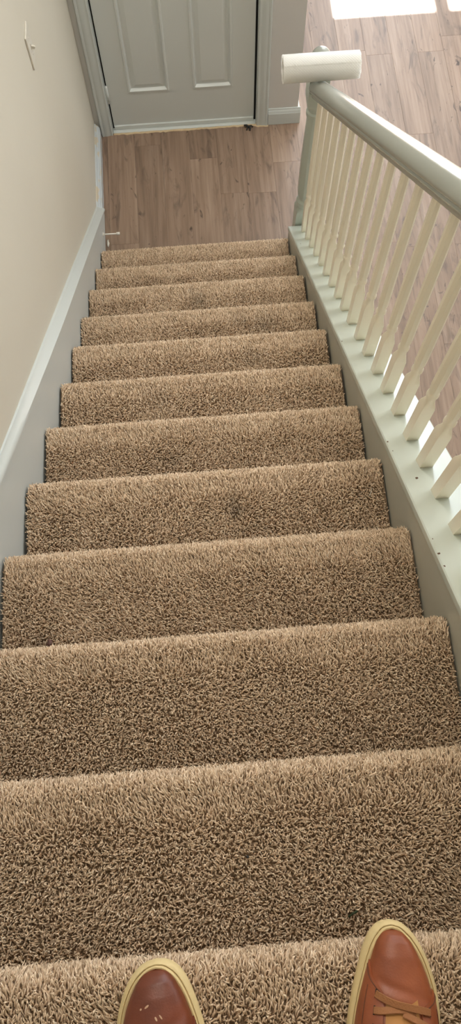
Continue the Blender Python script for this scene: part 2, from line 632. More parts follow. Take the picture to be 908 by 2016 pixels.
# jamb reveal and dark gap round the slab, then casings
bm = bmesh.new()
add_box(bm, (0.045, 3.362, 0), (0.0645, 3.46, 2.06))
add_box(bm, (0.8025, 3.362, 0), (0.822, 3.46, 2.06))
add_box(bm, (0.045, 3.362, 2.042), (0.822, 3.46, 2.08))
struct(bm_obj('trim_1', bm, 'trim_grey'))
bm = bmesh.new()
add_box(bm, (0.0648, 3.392, 0.005), (0.0702, 3.45, 2.04))
add_box(bm, (0.7938, 3.388, 0.005), (0.8022, 3.45, 2.04))
add_box(bm, (0.0648, 3.43, 0.0), (0.8022, 3.46, 2.04))
struct(bm_obj('trim_2', bm, 'black_gap'))
CASE = [(0, 0), (0, 0.011), (0.004, 0.013), (0.010, 0.0115), (0.016, 0.0125), (0.026, 0.0155), (0.036, 0.016),
        (0.043, 0.0145), (0.047, 0.017), (0.054, 0.0165), (0.057, 0.012), (0.057, 0)]


def casing(name, x_in, sign, z0, z1):
    path = [((x_in, 3.362, z0), (sign, 0, 0), (0, -1, 0)), ((x_in, 3.362, z1), (sign, 0, 0), (0, -1, 0))]
    o = sweep_obj(name, CASE, path, 'trim_grey')
    smooth_by_angle(o, 40)
    return struct(o)


casing('trim_3', 0.0605, -1, 0.0, 2.10)
casing('trim_4', 0.8055, 1, 0.0, 2.10)
o = sweep_obj('trim_5', CASE, [((0.003, 3.362, 2.046), (0, 0, 1), (0, -1, 0)), ((0.863, 3.362, 2.046), (0, 0, 1), (0, -1, 0))], 'trim_grey')
struct(o)
# ragged caulk line along the bottom of the door and casing
rr = random.Random(3)
vs, fs = [], []
n = 60
for q in range(n + 1):
    x_ = 0.066 + (0.865 - 0.066) * q / n
    y_ = 3.352 if x_ < 0.80 else 3.342
    w_ = 0.0 + 0.006 * rr.random() ** 2
    h_ = 0.001 + 0.003 * rr.random()
    vs += [(x_, y_ - w_, 0.0), (x_, y_ - w_ * 0.7, h_), (x_, y_ + 0.02, h_), (x_, y_ + 0.02, 0)]
for q in range(n):
    for t in range(3):
        fs.append((q * 4 + t, q * 4 + 4 + t, q * 4 + 5 + t, q * 4 + 1 + t))
struct(mesh_obj('trim_6', vs, fs, 'caulk'))
struct(box('trim_7', (0.0645, 3.36, 0.0), (0.8025, 3.43, 0.0055), 'door_grey', bevel=0.001))

BASE = [(0, 0), (0.013, 0), (0.013, 0.066), (0.011, 0.070), (0.009, 0.078), (0.005, 0.086), (0.004, 0.092), (0, 0.093)]
o = sweep_obj('baseboard_front', BASE, [((0.864, 3.362, 0.001), (0, -1, 0), (0, 0, 1)), ((1.029, 3.362, 0.001), (0, -1, 0), (0, 0, 1))], 'trim_grey')
struct(o)
o = sweep_obj('baseboard_return', BASE, [((1.016, 3.362, 0.001), (1, 0, 0), (0, 0, 1)), ((1.016, ROOM_Y1, 0.001), (1, 0, 0), (0, 0, 1))], 'ceiling_white')
struct(o)
path = []
rr = random.Random(11)
for q in range(26):
    y_ = 2.77 + (3.345 - 2.77) * q / 25
    path.append(((-0.022 + 0.0 + rr.uniform(-0.001, 0.001), y_, 0.001), (1.9, 0, 0), (0, 0, 0.95 + rr.uniform(-0.02, 0.02))))
o = sweep_obj('baseboard_left', BASE, path, 'baseboard_worn')
struct(o)

# sloping skirt board along the left wall
vs, fs = [], []
ys = np.linspace(2.86, -0.35, 40)


def nose_z(y):
    return FZ - y * RISE / RUN


skirt_prof = []
for y in ys:
    f_ = left_face(y)
    top = nose_z(y) + np.interp(y, [0.4, 1.45, 2.05, 2.85], [0.150, 0.140, 0.130, 0.112])
    lo = max(0.0005, nose_z(y) - 0.30)
    top = max(top, lo + 0.03)
    vs += [(-0.022, y, lo), (f_, y, lo), (f_, y, top), (-0.022, y, top)]
for q in range(len(ys) - 1):
    for t in range(4):
        k = (t + 1) % 4
        fs.append((q * 4 + t, q * 4 + k, q * 4 + 4 + k, q * 4 + 4 + t))
fs.append((0, 1, 2, 3))
fs.append(tuple(4 * (len(ys) - 1) + t for t in (3, 2, 1, 0)))
skirt = struct(mesh_obj('trim_8', vs, fs, 'trim_grey'), 'grey painted skirt board sloping down the left wall')
path = []
for y in ys:
    f_ = left_face(y)
    top = nose_z(y) + np.interp(y, [0.4, 1.45, 2.05, 2.85], [0.150, 0.140, 0.130, 0.112])
    lo = max(0.0005, nose_z(y) - 0.30)
    path.append(((-0.022, y, max(top, lo + 0.03)), (1, 0, 0), (0, 0, 1), f_ + 0.022))
vs, fs = [], []
MP = [(1.0, 0.0), (1.28, 0.004), (1.28, 0.016), (0.95, 0.024), (0.55, 0.031), (0.3, 0.042), (0.0, 0.044), (0.0, 0.0)]
for (o_, A, B, w_) in path:
    for a, b_ in MP:
        vs.append((o_[0] + a * w_, o_[1], o_[2] + b_))
n = len(MP)
for q in range(len(path) - 1):
    for t in range(n):
        k = (t + 1) % n
        fs.append((q * n + t, q * n + k, q * n + n + k, q * n + n + t))
fs.append(tuple(range(n)))
fs.append(tuple((len(path) - 1) * n + t for t in range(n))[::-1])
o = mesh_obj('cap_moulding', vs, fs, 'trim_grey', skirt)
smooth_by_angle(o, 40)

# ------------------------------------------------------------------ staircase
stairs = empty('staircase', (0.44, 1.2, 0))
tag(stairs, 'straight flight of stairs covered in shaggy tan carpet beside the railing', 'staircase')


def sub(o, parent):
    """parent keeping the world position (parents here are unrotated empties or meshes)"""
    o.parent = parent
    o.matrix_parent_inverse = Matrix.Translation(-parent.matrix_world_loc) if False else Matrix.Identity(4)
    return o


PILE = 0.011
R_OUT = 0.036
R_IN = R_OUT - PILE
SOIL = [(8, 0.508, 0.806, 0.014, 0.9), (8, 0.500, 0.835, 0.012, 0.5), (3, 0.4427, 1.9857, 0.03, 0.5), (3, 0.421, 2.03, 0.02, 0.35),
        (4, 0.68, 1.747, 0.04, 0.35), (4, 0.60, 1.77, 0.035, 0.25), (9, 0.075, 0.487, 0.02, 0.4), (5, 0.62, 1.52, 0.03, 0.25),
        (6, 0.3, 1.3, 0.04, 0.2), (7, 0.34, 1.03, 0.03, 0.25)]


def tufts(k, rng, roots, nrm, tang_u, tang_v, L, R, lean_u, lean_v):
    n = len(roots)
    rnd = rng.normal(0, 0.62, (n, 2))
    lu = lean_u + rnd[:, 0]
    lv = lean_v + rnd[:, 1]
    d1 = nrm + tang_u * (lu * 0.6)[:, None] + tang_v * (lv * 0.6)[:, None]
    d1 /= np.linalg.norm(d1, axis=1)[:, None]
    rnd2 = rng.normal(0, 0.5, (n, 2))
    d2 = nrm * 0.9 + tang_u * (lu * 1.25 + rnd2[:, 0])[:, None] + tang_v * (lv * 1.25 + rnd2[:, 1])[:, None]
    d2 /= np.linalg.norm(d2, axis=1)[:, None]
    Ln = L * rng.uniform(0.75, 1.2, n)
    Rn = R * rng.uniform(0.8, 1.2, n)
    mid = roots + d1 * (Ln * 0.70)[:, None]
    tip = mid + d2 * (Ln * 0.34)[:, None]
    ref = np.where(np.abs(d1[:, :1]) < 0.8, np.array([[1.0, 0, 0]]), np.array([[0, 1.0, 0]]))
    a = np.cross(d1, ref)
    a /= np.linalg.norm(a, axis=1)[:, None]
    b_ = np.cross(d1, a)
    ph = rng.uniform(0, 2 * PI, n)
    V = np.empty((n, 7, 3), np.float32)
    for j in range(3):
        t = ph + j * 2 * PI / 3
        dirv = a * np.cos(t)[:, None] + b_ * np.sin(t)[:, None]
        V[:, j] = roots + dirv * (Rn * 0.75)[:, None]
        V[:, 3 + j] = mid + dirv * Rn[:, None]
    V[:, 6] = tip
    base = np.array([[0, 1, 4], [0, 4, 3], [1, 2, 5], [1, 5, 4], [2, 0, 3], [2, 3, 5], [3, 4, 6], [4, 5, 6], [5, 3, 6]])
    F = (np.arange(n)[:, None, None] * 7 + base[None]).reshape(-1, 3)
    return V.reshape(-1, 3), F


def pile_mesh(name, V, F, yarn, soil, parent):
    me = bpy.data.meshes.new(name)
    me.vertices.add(len(V))
    me.vertices.foreach_set('co', V.astype(np.float32).ravel())
    me.loops.add(len(F) * 3)
    me.loops.foreach_set('vertex_index', F.astype(np.int32).ravel())
    me.polygons.add(len(F))
    me.polygons.foreach_set('loop_start', np.arange(0, len(F) * 3, 3, dtype=np.int32))
    me.polygons.foreach_set('use_smooth', np.ones(len(F), bool))
    for nm, arr in (('yarn', yarn), ('soil', soil)):
        a = me.attributes.new(nm, 'FLOAT', 'POINT')
        a.data.foreach_set('value', np.repeat(arr, 7).astype(np.float32))
    me.materials.append(MATS['carpet_yarn'])
    me.update(calc_edges=True)
    o = bpy.data.objects.new(name, me)
    link(o, parent)
    o['kind'] = 'stuff'
    return o


STEPS = []
ROLL_Y = [2.4945, 2.2713, 2.0469, 1.8095, 1.5839, 1.3527, 1.1238, 0.892, 0.6581, 0.4259, 0.1876, -0.0398]   # axis of each rounded nosing
for k in range(1, 13):
    yk, zk = NOSE_Y[k - 1], k * RISE + 0.006
    xl, xr = XL[k - 1], XR[k - 1]
    zc = zk - R_OUT
    yc = ROLL_Y[k - 1]
    y_next = NOSE_Y[k] - 0.055 if k < 12 else -0.24
    y_ris = yk - 0.055
    z_low = (k - 1) * RISE + 0.006 - PILE if k > 1 else 0.0
    prof = [(y_next - 0.012, zk - PILE)]
    for t in range(0, 13):
        an = PI * t / 12
        prof.append((yc + R_IN * math.sin(an), zc + R_IN * math.cos(an)))
    prof += [(y_ris - 0.012, zc - R_IN - 0.002), (y_ris - 0.012, z_low), (y_next - 0.012, z_low)]
    path = [((xl, 0, 0), (0, 1, 0), (0, 0, 1)), ((xr, 0, 0), (0, 1, 0), (0, 0, 1))]
    st = sweep_obj('step', prof, path, 'carpet_backing')
    st.parent = stairs
    st.matrix_parent_inverse = Matrix.Translation((-0.44, -1.2, 0))
    smooth_by_angle(st, 35)
    STEPS.append(st)
    # pile
    rng = np.random.default_rng(100 + k)
    sp = 0.0032 if k >= 9 else (0.0036 if k >= 7 else 0.0040)
    R = 0.00135 if k >= 9 else (0.0016 if k >= 7 else 0.0019)
    L = 0.0135
    back = max(y_next, -0.22)
    L1 = yc - back
    L2 = R_IN * PI * 0.85
    L3 = 0.03
    nx = int((xr - xl - 0.004) / sp)
    tl = L1 + L2 * 1.3 + L3
    nt_ = int(tl / sp)
    gx, gt = np.meshgrid(np.arange(nx), np.arange(nt_))
    X = xl + 0.003 + (gx.ravel() + 0.5 + rng.uniform(-0.45, 0.45, gx.size)) * (xr - xl - 0.006) / nx
    T = (gt.ravel() + 0.5 + rng.uniform(-0.45, 0.45, gx.size)) * tl / nt_
    roots = np.zeros((len(X), 3))
    nrm = np.zeros((len(X), 3))
    tv = np.zeros((len(X), 3))
    A = T < L1
    B = (~A) & (T < L1 + L2 * 1.3)
    Cc = ~(A | B)
    roots[:, 0] = X
    roots[A, 1] = back + T[A]
    roots[A, 2] = zk - PILE
    nrm[A, 2] = 1
    tv[A, 1] = 1
    an = (T[B] - L1) / (L2 * 1.3) * PI * 0.85
    roots[B, 1] = yc + R_IN * np.sin(an)
    roots[B, 2] = zc + R_IN * np.cos(an)
    nrm[B, 1] = np.sin(an)
    nrm[B, 2] = np.cos(an)
    tv[B, 1] = np.cos(an)
    tv[B, 2] = -np.sin(an)
    roots[Cc, 1] = y_ris - 0.011
    roots[Cc, 2] = zc - R_IN - (T[Cc] - L1 - L2 * 1.3)
    nrm[Cc, 1] = 1
    tv[Cc, 2] = -1
    tu = np.zeros_like(tv)
    tu[:, 0] = 1
    # flowing lay of the pile, a few crossing waves
    lu = np.zeros(len(X))
    lv = np.zeros(len(X))
    for w_ in range(6):
        kx, ky = rng.normal(0, 22, 2)
        p1, p2 = rng.uniform(0, 6.28, 2)
        lu += 0.17 * np.sin(kx * X + ky * T + p1)
        lv += 0.15 * np.sin(kx * X + ky * T + p2)
    near = np.exp(-(np.maximum(0, L1 - T - 0.020) / 0.022) ** 2) * A
    lu += -0.35 * near
    lv += 1.5 * near
    lv += np.where(Cc, 0.25, 0)
    lu *= np.where(B, 0.55, 1.0)
    lv *= np.where(B, 0.5, 1.0)
    lv += np.where(B, 1.1, 0.0)
    V, F = tufts(k, rng, roots, nrm, tu, tv, L, R, lu, lv)
    V[:, 0] = np.clip(V[:, 0], xl - 0.003, xr + 0.0015)
    yarn = np.clip(rng.beta(2.2, 2.0, len(X)), 0, 1)
    soil = np.zeros(len(X))
    for (sk, sx, sy, sr, sa) in SOIL:
        if sk == k:
            d = np.hypot(X - sx, (roots[:, 1] - sy)) / sr
            soil = np.maximum(soil, sa * np.exp(-d ** 2) * rng.uniform(0.5, 1, len(X)))
    pile_mesh('carpet_pile', V, F, yarn, soil, st)

# landing behind the top step
o = box('landing', (XL[11], ROOM_Y0 + 0.01, FZ - 0.2), (XR[11], -0.2525, FZ + 0.002), 'landing_carpet')
o.parent = stairs
o.matrix_parent_inverse = Matrix.Translation((-0.44, -1.2, 0))

# closed stringer with sloping cap on the open side
SX = 0.8815
vs, fs = [], []
ya, yb = 2.552, -0.62


def capz(y):
    return CAP0 - CAPS * y


pro = [(ya, 0.0005), (ya, capz(ya) - 0.022), (yb, capz(yb) - 0.022), (yb, capz(yb) - 0.50), (ya - 0.35, 0.0005)]
n = len(pro)
for x_ in (SX, 1.008):
    vs += [(x_, y, z) for y, z in pro]
for t in range(n):
    k = (t + 1) % n
    fs.append((t, k, n + k, n + t))
fs += [tuple(range(n))[::-1], tuple(range(n, 2 * n))]
bm = bmesh.new()
bv = [bm.verts.new(v) for v in vs]
for f in fs:
    bm.faces.new([bv[i] for i in f])
stringer = bm_obj('stringer', bm, 'string_paint')
stringer.parent = stairs
stringer.matrix_parent_inverse = Matrix.Translation((-0.44, -1.2, 0))
prof = [(0.879, -0.0225), (0.879, -0.003), (0.882, 0), (1.010, 0), (1.013, -0.003), (1.013, -0.0225)]
path = [((0, ya + 0.003, capz(ya + 0.003)), (1, 0, 0), (0, 0, 1)), ((0, yb, capz(yb)), (1, 0, 0), (0, 0, 1))]
o = sweep_obj('stringer_cap', prof, path, 'cap_paint')
o.parent = stringer
cap_o = o
for ci, (x_, y_, s_) in enumerate([(0.9108, 0.7959, 0.0034), (0.884, 0.9315, 0.0024), (0.884, 0.5786, 0.0026), (0.884, 0.5472, 0.0022),
                                   (0.885, 0.6168, 0.0014), (0.886, 0.8958, 0.0013), (0.8845, 1.4408, 0.0022), (0.8984, 2.3174, 0.003)]):
    rr = random.Random(ci)
    z_ = capz(y_) + 0.0002
    nn = Vector((0, CAPS, 1)).normalized()
    tt = Vector((0, 1, -CAPS)).normalized()
    vs = [Vector((x_, y_, z_))]
    for q in range(9):
        t = 2 * PI * q / 9
        r_ = s_ * rr.uniform(0.6, 1.3)
        vs.append(Vector((x_ + r_ * math.cos(t), y_, z_)) + tt * (1.4 * r_ * math.sin(t)))
    vs = [v + nn * 0.0002 for v in vs]
    fs = [(0, 1 + q, 1 + (q + 1) % 9) for q in range(9)]
    c_ = mesh_obj('paint_chip', vs, fs, 'chip_brown')
    c_.parent = stringer

# ------------------------------------------------------------------ railing
BX = 0.9435
rail = empty('stair_railing', (BX, 1.5, 0))
tag(rail, 'grey handrail and newel post with cream turned balusters along the stairs', 'railing')
RINV = Matrix.Translation((-BX, -1.5, 0))


def rpart(o):
    o.parent = rail
    o.matrix_parent_inverse = RINV
    return o


bal_y = [2.462, 2.360, 2.261, 2.161, 2.0545, 1.955, 1.849, 1.747, 1.649, 1.547, 1.4406, 1.340, 1.237, 1.1375, 1.034, 0.930, 0.829, 0.727, 0.623,
         0.521, 0.419, 0.317, 0.215, 0.113, 0.011, -0.091, -0.193]
hb = 0.0148
UND = 0.742
# one baluster, origin on the cap at its centre
rings = [(hb, -0.016, 1), (hb, 0.176, 1), (hb * 0.95, 0.186, 0.85), (hb * 0.80, 0.203, 0.2), (0.0112, 0.216, 0), (0.0112, 0.222, 0),
         (0.0138, 0.226, 0), (0.0142, 0.231, 0), (0.0138, 0.236, 0), (0.0118, 0.240, 0), (0.0118, 0.246, 0), (0.0126, 0.258, -0.6), (0.0130, 0.272, -1), (0.0130, 0.30, -1),
         (0.0118, 0.52, -1), (0.0102, UND + 0.004, -1)]
vs, fs = lathe_verts(rings, 32)
# the foot is cut to the slope of the cap
vs = [(x_, y_, z_ if z_ > 0 else (-CAPS * y_ - 0.0005)) for (x_, y_, z_) in vs]
bme = bpy.data.meshes.new('baluster')
bme.from_pydata(vs, [], fs)
bme.materials.append(MATS['baluster_cream'])
bme.update()
first = None
for y_ in bal_y:
    o = bpy.data.objects.new('baluster', bme)
    yy = y_ + hb
    o.location = (BX, yy, capz(yy))
    link(o)
    rpart(o)
    if first is None:
        smooth_by_angle(o, 28)
        first = o

# newel post
NX, NY = 0.951, 2.603
nh = 0.0375
rings = [(nh, 0.001, 1), (nh, 0.262, 1), (nh * 0.96, 0.278, 0.8), (0.030, 0.292, 0.0), (0.030, 0.300, 0), (0.036, 0.308, 0), (0.0375, 0.320, 0),
         (0.036, 0.332, 0), (0.031, 0.338, 0), (0.0285, 0.345, 0), (0.0285, 0.352, 0), (0.033, 0.366, -0.6), (0.0345, 0.385, -1), (0.0335, 0.55, -1),
         (0.0275, 0.790, -1), (0.027, 0.806, 0), (0.0335, 0.812, 0), (0.034, 0.820, 0), (0.0335, 0.828, 0), (0.027, 0.834, 0), (0.027, 0.846, 0),
         (0.033, 0.858, 0.3), (nh, 0.876, 0.95), (nh, 0.885, 1), (nh, 0.995, 1), (nh * 0.9, 1.003, 1), (0.02, 1.008, 0.3)]
vs, fs = lathe_verts(rings, 32)
newel = mesh_obj('newel_post', vs, fs, 'newel_paint', loc=(NX, NY, 0))
smooth_by_angle(newel, 32)
rpart(newel)
rings = [(0.018, 1.006, 0), (0.015, 1.014, 0), (0.016, 1.022, 0), (0.019, 1.026, 0), (0.016, 1.030, 0)]
cz_, br = 1.066, 0.0365
for t in range(2, 13):
    an = -PI / 2 + PI * t / 12
    rings.append((max(0.001, br * math.cos(an)), cz_ + br * math.sin(an), 0))
rings.sort(key=lambda r: r[1])
vs, fs = lathe_verts(rings, 24)
fin = mesh_obj('finial', vs, fs, 'rail_paint', newel, True)

# handrail: moulded profile square to the slope
HP = [(-0.021, -0.006), (-0.0225, 0.000), (-0.0225, 0.006), (-0.029, 0.009), (-0.031, 0.013), (-0.0285, 0.017), (-0.0318, 0.020), (-0.0335, 0.025),
      (-0.0330, 0.030), (-0.0300, 0.038), (-0.0235, 0.0465), (-0.0180, 0.0510), (-0.0105, 0.0542), (0, 0.0552)]
HP = HP + [(-a, b_) for a, b_ in HP[-2::-1]]
nn = Vector((0, CAPS, 1)).normalized()
HB = 0.735


def rail_pt(y):
    return Vector((BX, y, capz(y) + HB))


path = [(rail_pt(y), (1, 0, 0), nn) for y in (2.542, 2.0, 1.5, 1.0, 0.5, 0.0, -0.3)]
hand = sweep_obj('handrail', HP, path, 'rail_paint')
smooth_by_angle(hand, 50)
rpart(hand)

# ------------------------------------------------------------------ bubble wrap roll
RLx0, RLx1, RR = 0.803, 1.074, 0.0455
rc = Vector((0, 2.524, 1.098))
vs, fs = [], []
NA, NL = 190, 170
turn = []
for q in range(NA + 1):
    t = q / NA
    turn.append((2 * PI * t + 2.2, RR - 0.0028 * (1 - t)))
for il in range(NL + 1):
    x_ = RLx0 + (RLx1 - RLx0) * il / NL
    for (an, r0) in turn:
        u_ = an * RR / 0.0095
        w_ = (x_ - RLx0) / 0.0095
        bumpv = max(0.0, math.sin(2 * PI * u_) * math.sin(2 * PI * w_))
        edge = 0.0006 * math.sin(9 * an + il) if il in (0, NL) else 0
        r_ = r0 + 0.0012 * bumpv + 0.0006 * math.sin(2 * an + x_ * 14)
        vs.append((x_ + edge, rc.y + r_ * math.cos(an), rc.z + r_ * math.sin(an)))
W_ = NA + 1
for il in range(NL):
    for q in range(NA):
        fs.append((il * W_ + q, il * W_ + q + 1, (il + 1) * W_ + q + 1, (il + 1) * W_ + q))
roll = mesh_obj('bubble_wrap_roll', vs, fs, 'bubble_wrap', None, True)
tag(roll, 'roll of white bubble wrap lying across the newel end of the handrail', 'bubble wrap')
# wound layers seen at the ends
vs, fs = [], []
TN = 260
for q in range(TN + 1):
    t = q / TN
    an = 2 * PI * 6 * t + 2.2
    r_ = 0.016 + (RR - 0.005 - 0.016) * t
    for x_ in (RLx0 + 0.001, RLx1 - 0.001):
        vs.append((x_, rc.y + r_ * math.cos(an), rc.z + r_ * math.sin(an)))
for q in range(TN):
    fs.append((q * 2, q * 2 + 1, q * 2 + 3, q * 2 + 2))
mesh_obj('inner_layers', vs, fs, 'bubble_wrap', roll, True)

# ------------------------------------------------------------------ unseen fill light added over the lower stairs to brighten steps and door
mt, nt, b = new_mat('fill_glow')
b.inputs['Base Color'].default_value = (0.95, 0.92, 0.85, 1)
b.inputs['Emission Color'].default_value = (1.0, 0.95, 0.87, 1)
b.inputs['Emission Strength'].default_value = 88.0
fill_light = empty('added_fill_light', (0.42, 2.25, ROOM_Z))
tag(fill_light, 'round glowing fill dome, added unseen above the lower stairs', 'fill_light')
vs, fs = lathe_verts([(0.17, -0.03, 0), (0.175, -0.02, 0), (0.17, -0.0005, 0)], 32)
mesh_obj('base', vs, fs, 'metal', fill_light, True)
vs, fs = lathe_verts([(0.01, -0.115, 0), (0.06, -0.11, 0), (0.11, -0.092, 0), (0.145, -0.062, 0), (0.158, -0.0305, 0)], 32)
mesh_obj('fill_dome', vs, fs, 'fill_glow', fill_light, True)

# ------------------------------------------------------------------ small fittings
sw = box('light_switch', (0, -0.0375, -0.057), (0.006, 0.0375, 0.057), 'switch_plastic', None, 0.0022, 2, loc=(-0.022, 2.409, 1.356))
tag(sw, 'cream toggle light switch plate on the cream wall', 'light switch')
bm = bmesh.new()
add_box(bm, (0.004, -0.005, -0.011), (0.008, 0.005, 0.011), 0.001)
bm_obj('toggle_collar', bm, 'switch_plastic', sw)
tg = box('toggle', (0.004, -0.0035, -0.005), (0.019, 0.0035, 0.006), 'switch_plastic', sw, 0.0012)
tg.rotation_euler = (0, 0.35, 0)
for z_ in (-0.03, 0.03):
    vs, fs = lathe_verts([(0.003, 0.005, 0), (0.003, 0.0066, 0), (0.0016, 0.0072, 0)], 10)
    s_ = mesh_obj('screw', vs, fs, 'switch_plastic', sw, True, (0, 0, z_))
    s_.rotation_euler = (0, PI / 2, 0)

lf = left_face(2.68)
ds = tube('door_stop', [(lf, 2.68, 0.085), (lf + 0.07, 2.68, 0.0835)], 0.0035, 'white_plastic', None, 10)
tag(ds, 'thin white door stop rod with rubber tip sticking out of the skirt board', 'door stop')
tube('rubber_tip', [(lf + 0.066, 2.68, 0.0836), (lf + 0.082, 2.68, 0.0833)], 0.0068, 'white_plastic', ds, 12)
tube('base_plate', [(lf + 0.0003, 2.68, 0.085), (lf + 0.005, 2.68, 0.085)], 0.009, 'white_plastic', ds, 14)

# scrap of black weatherstrip at the door corner
o = tube('weatherstrip_scrap', [(0.742, 3.352, 0.006), (0.752, 3.345, 0.012), (0.762, 3.340, 0.009), (0.772, 3.330, 0.006), (0.768, 3.318, 0.006)],
         lambda t: 0.006 - 0.003 * abs(t - 0.4), 'dark_rubber', None, 7)
tube('loose_strand', [(0.752, 3.345, 0.008), (0.756, 3.332, 0.006), (0.752, 3.322, 0.0035)], 0.003, 'dark_rubber', o, 6)
tube('loose_strand', [(0.760, 3.342, 0.010), (0.778, 3.344, 0.010), (0.786, 3.338, 0.005)], 0.0032, 'dark_rubber', o, 6)
tag(o, 'crumpled black scrap of weatherstrip on the floor by the door corner', 'scrap')


def flake(name, cx, cy, cz, sx, sy, mat, seed, hgt=0.003, n=10):
    rr = random.Random(seed)
    vs = [(0, 0, hgt)]
    for q in range(n):
        t = 2 * PI * q / n
        r_ = rr.uniform(0.7, 1.15)
        vs.append((sx * r_ * math.cos(t), sy * r_ * math.sin(t), hgt * rr.uniform(0.1, 0.8)))
    for q in range(n):
        x_, y_, z_ = vs[1 + q]
        vs.append((x_ * 0.96, y_ * 0.96, z_ - 0.001))
    vs.append((0, 0, hgt - 0.001))
    fs = [(0, 1 + q, 1 + (q + 1) % n) for q in range(n)]
    fs += [(1 + q, 1 + n + q, 1 + n + (q + 1) % n, 1 + (q + 1) % n) for q in range(n)]
    fs += [(2 * n + 1, 1 + n + (q + 1) % n, 1 + n + q) for q in range(n)]
    return mesh_obj(name, vs, fs, mat, None, True, (cx, cy, cz))


o = flake('dry_leaf', 0.092, 0.489, 9 * RISE + 0.006, 0.0075, 0.010, 'leaf_brown', 1, 0.006)
tag(o, 'small brown dried leaf lying at the back of a carpeted step', 'leaf')
o = flake('plaster_chip', 0.018, 2.69, 0.0012, 0.006, 0.022, 'lint_white', 2, 0.004)
tag(o, 'long white plaster chip on the floor under the door stop', 'plaster chip')
o = flake('plaster_chip', 0.015, 2.635, 0.0012, 0.005, 0.012, 'lint_white', 4, 0.004)
tag(o, 'short white plaster chip on the floor beside the bottom step', 'plaster chip')
o = tube('thread', [(0.836, 0.818, 8 * RISE + 0.0075), (0.840, 0.828, 8 * RISE + 0.009), (0.844, 0.838, 8 * RISE + 0.0075)], 0.0007, 'lint_white', None, 6)
tag(o, 'short white thread on the carpet near the stringer', 'thread')
o = flake('lint_speck', 0.4708, 0.088, 11 * RISE + 0.0065, 0.0028, 0.0028, 'dark_rubber', 8, 0.002)
tag(o, 'tiny black speck of lint in the middle of a carpeted step', 'lint')
o = tube('leaf_shred', [(0.612, -0.004, 11 * RISE + 0.007), (0.618, 0.000, 11 * RISE + 0.009), (0.626, 0.003, 11 * RISE + 0.0075)], 0.0016, 'lint_green', None, 6)
tag(o, 'dark green plant shred on the carpet in front of the sneaker toe', 'plant shred')

# ------------------------------------------------------------------ sneakers
SL = 0.298


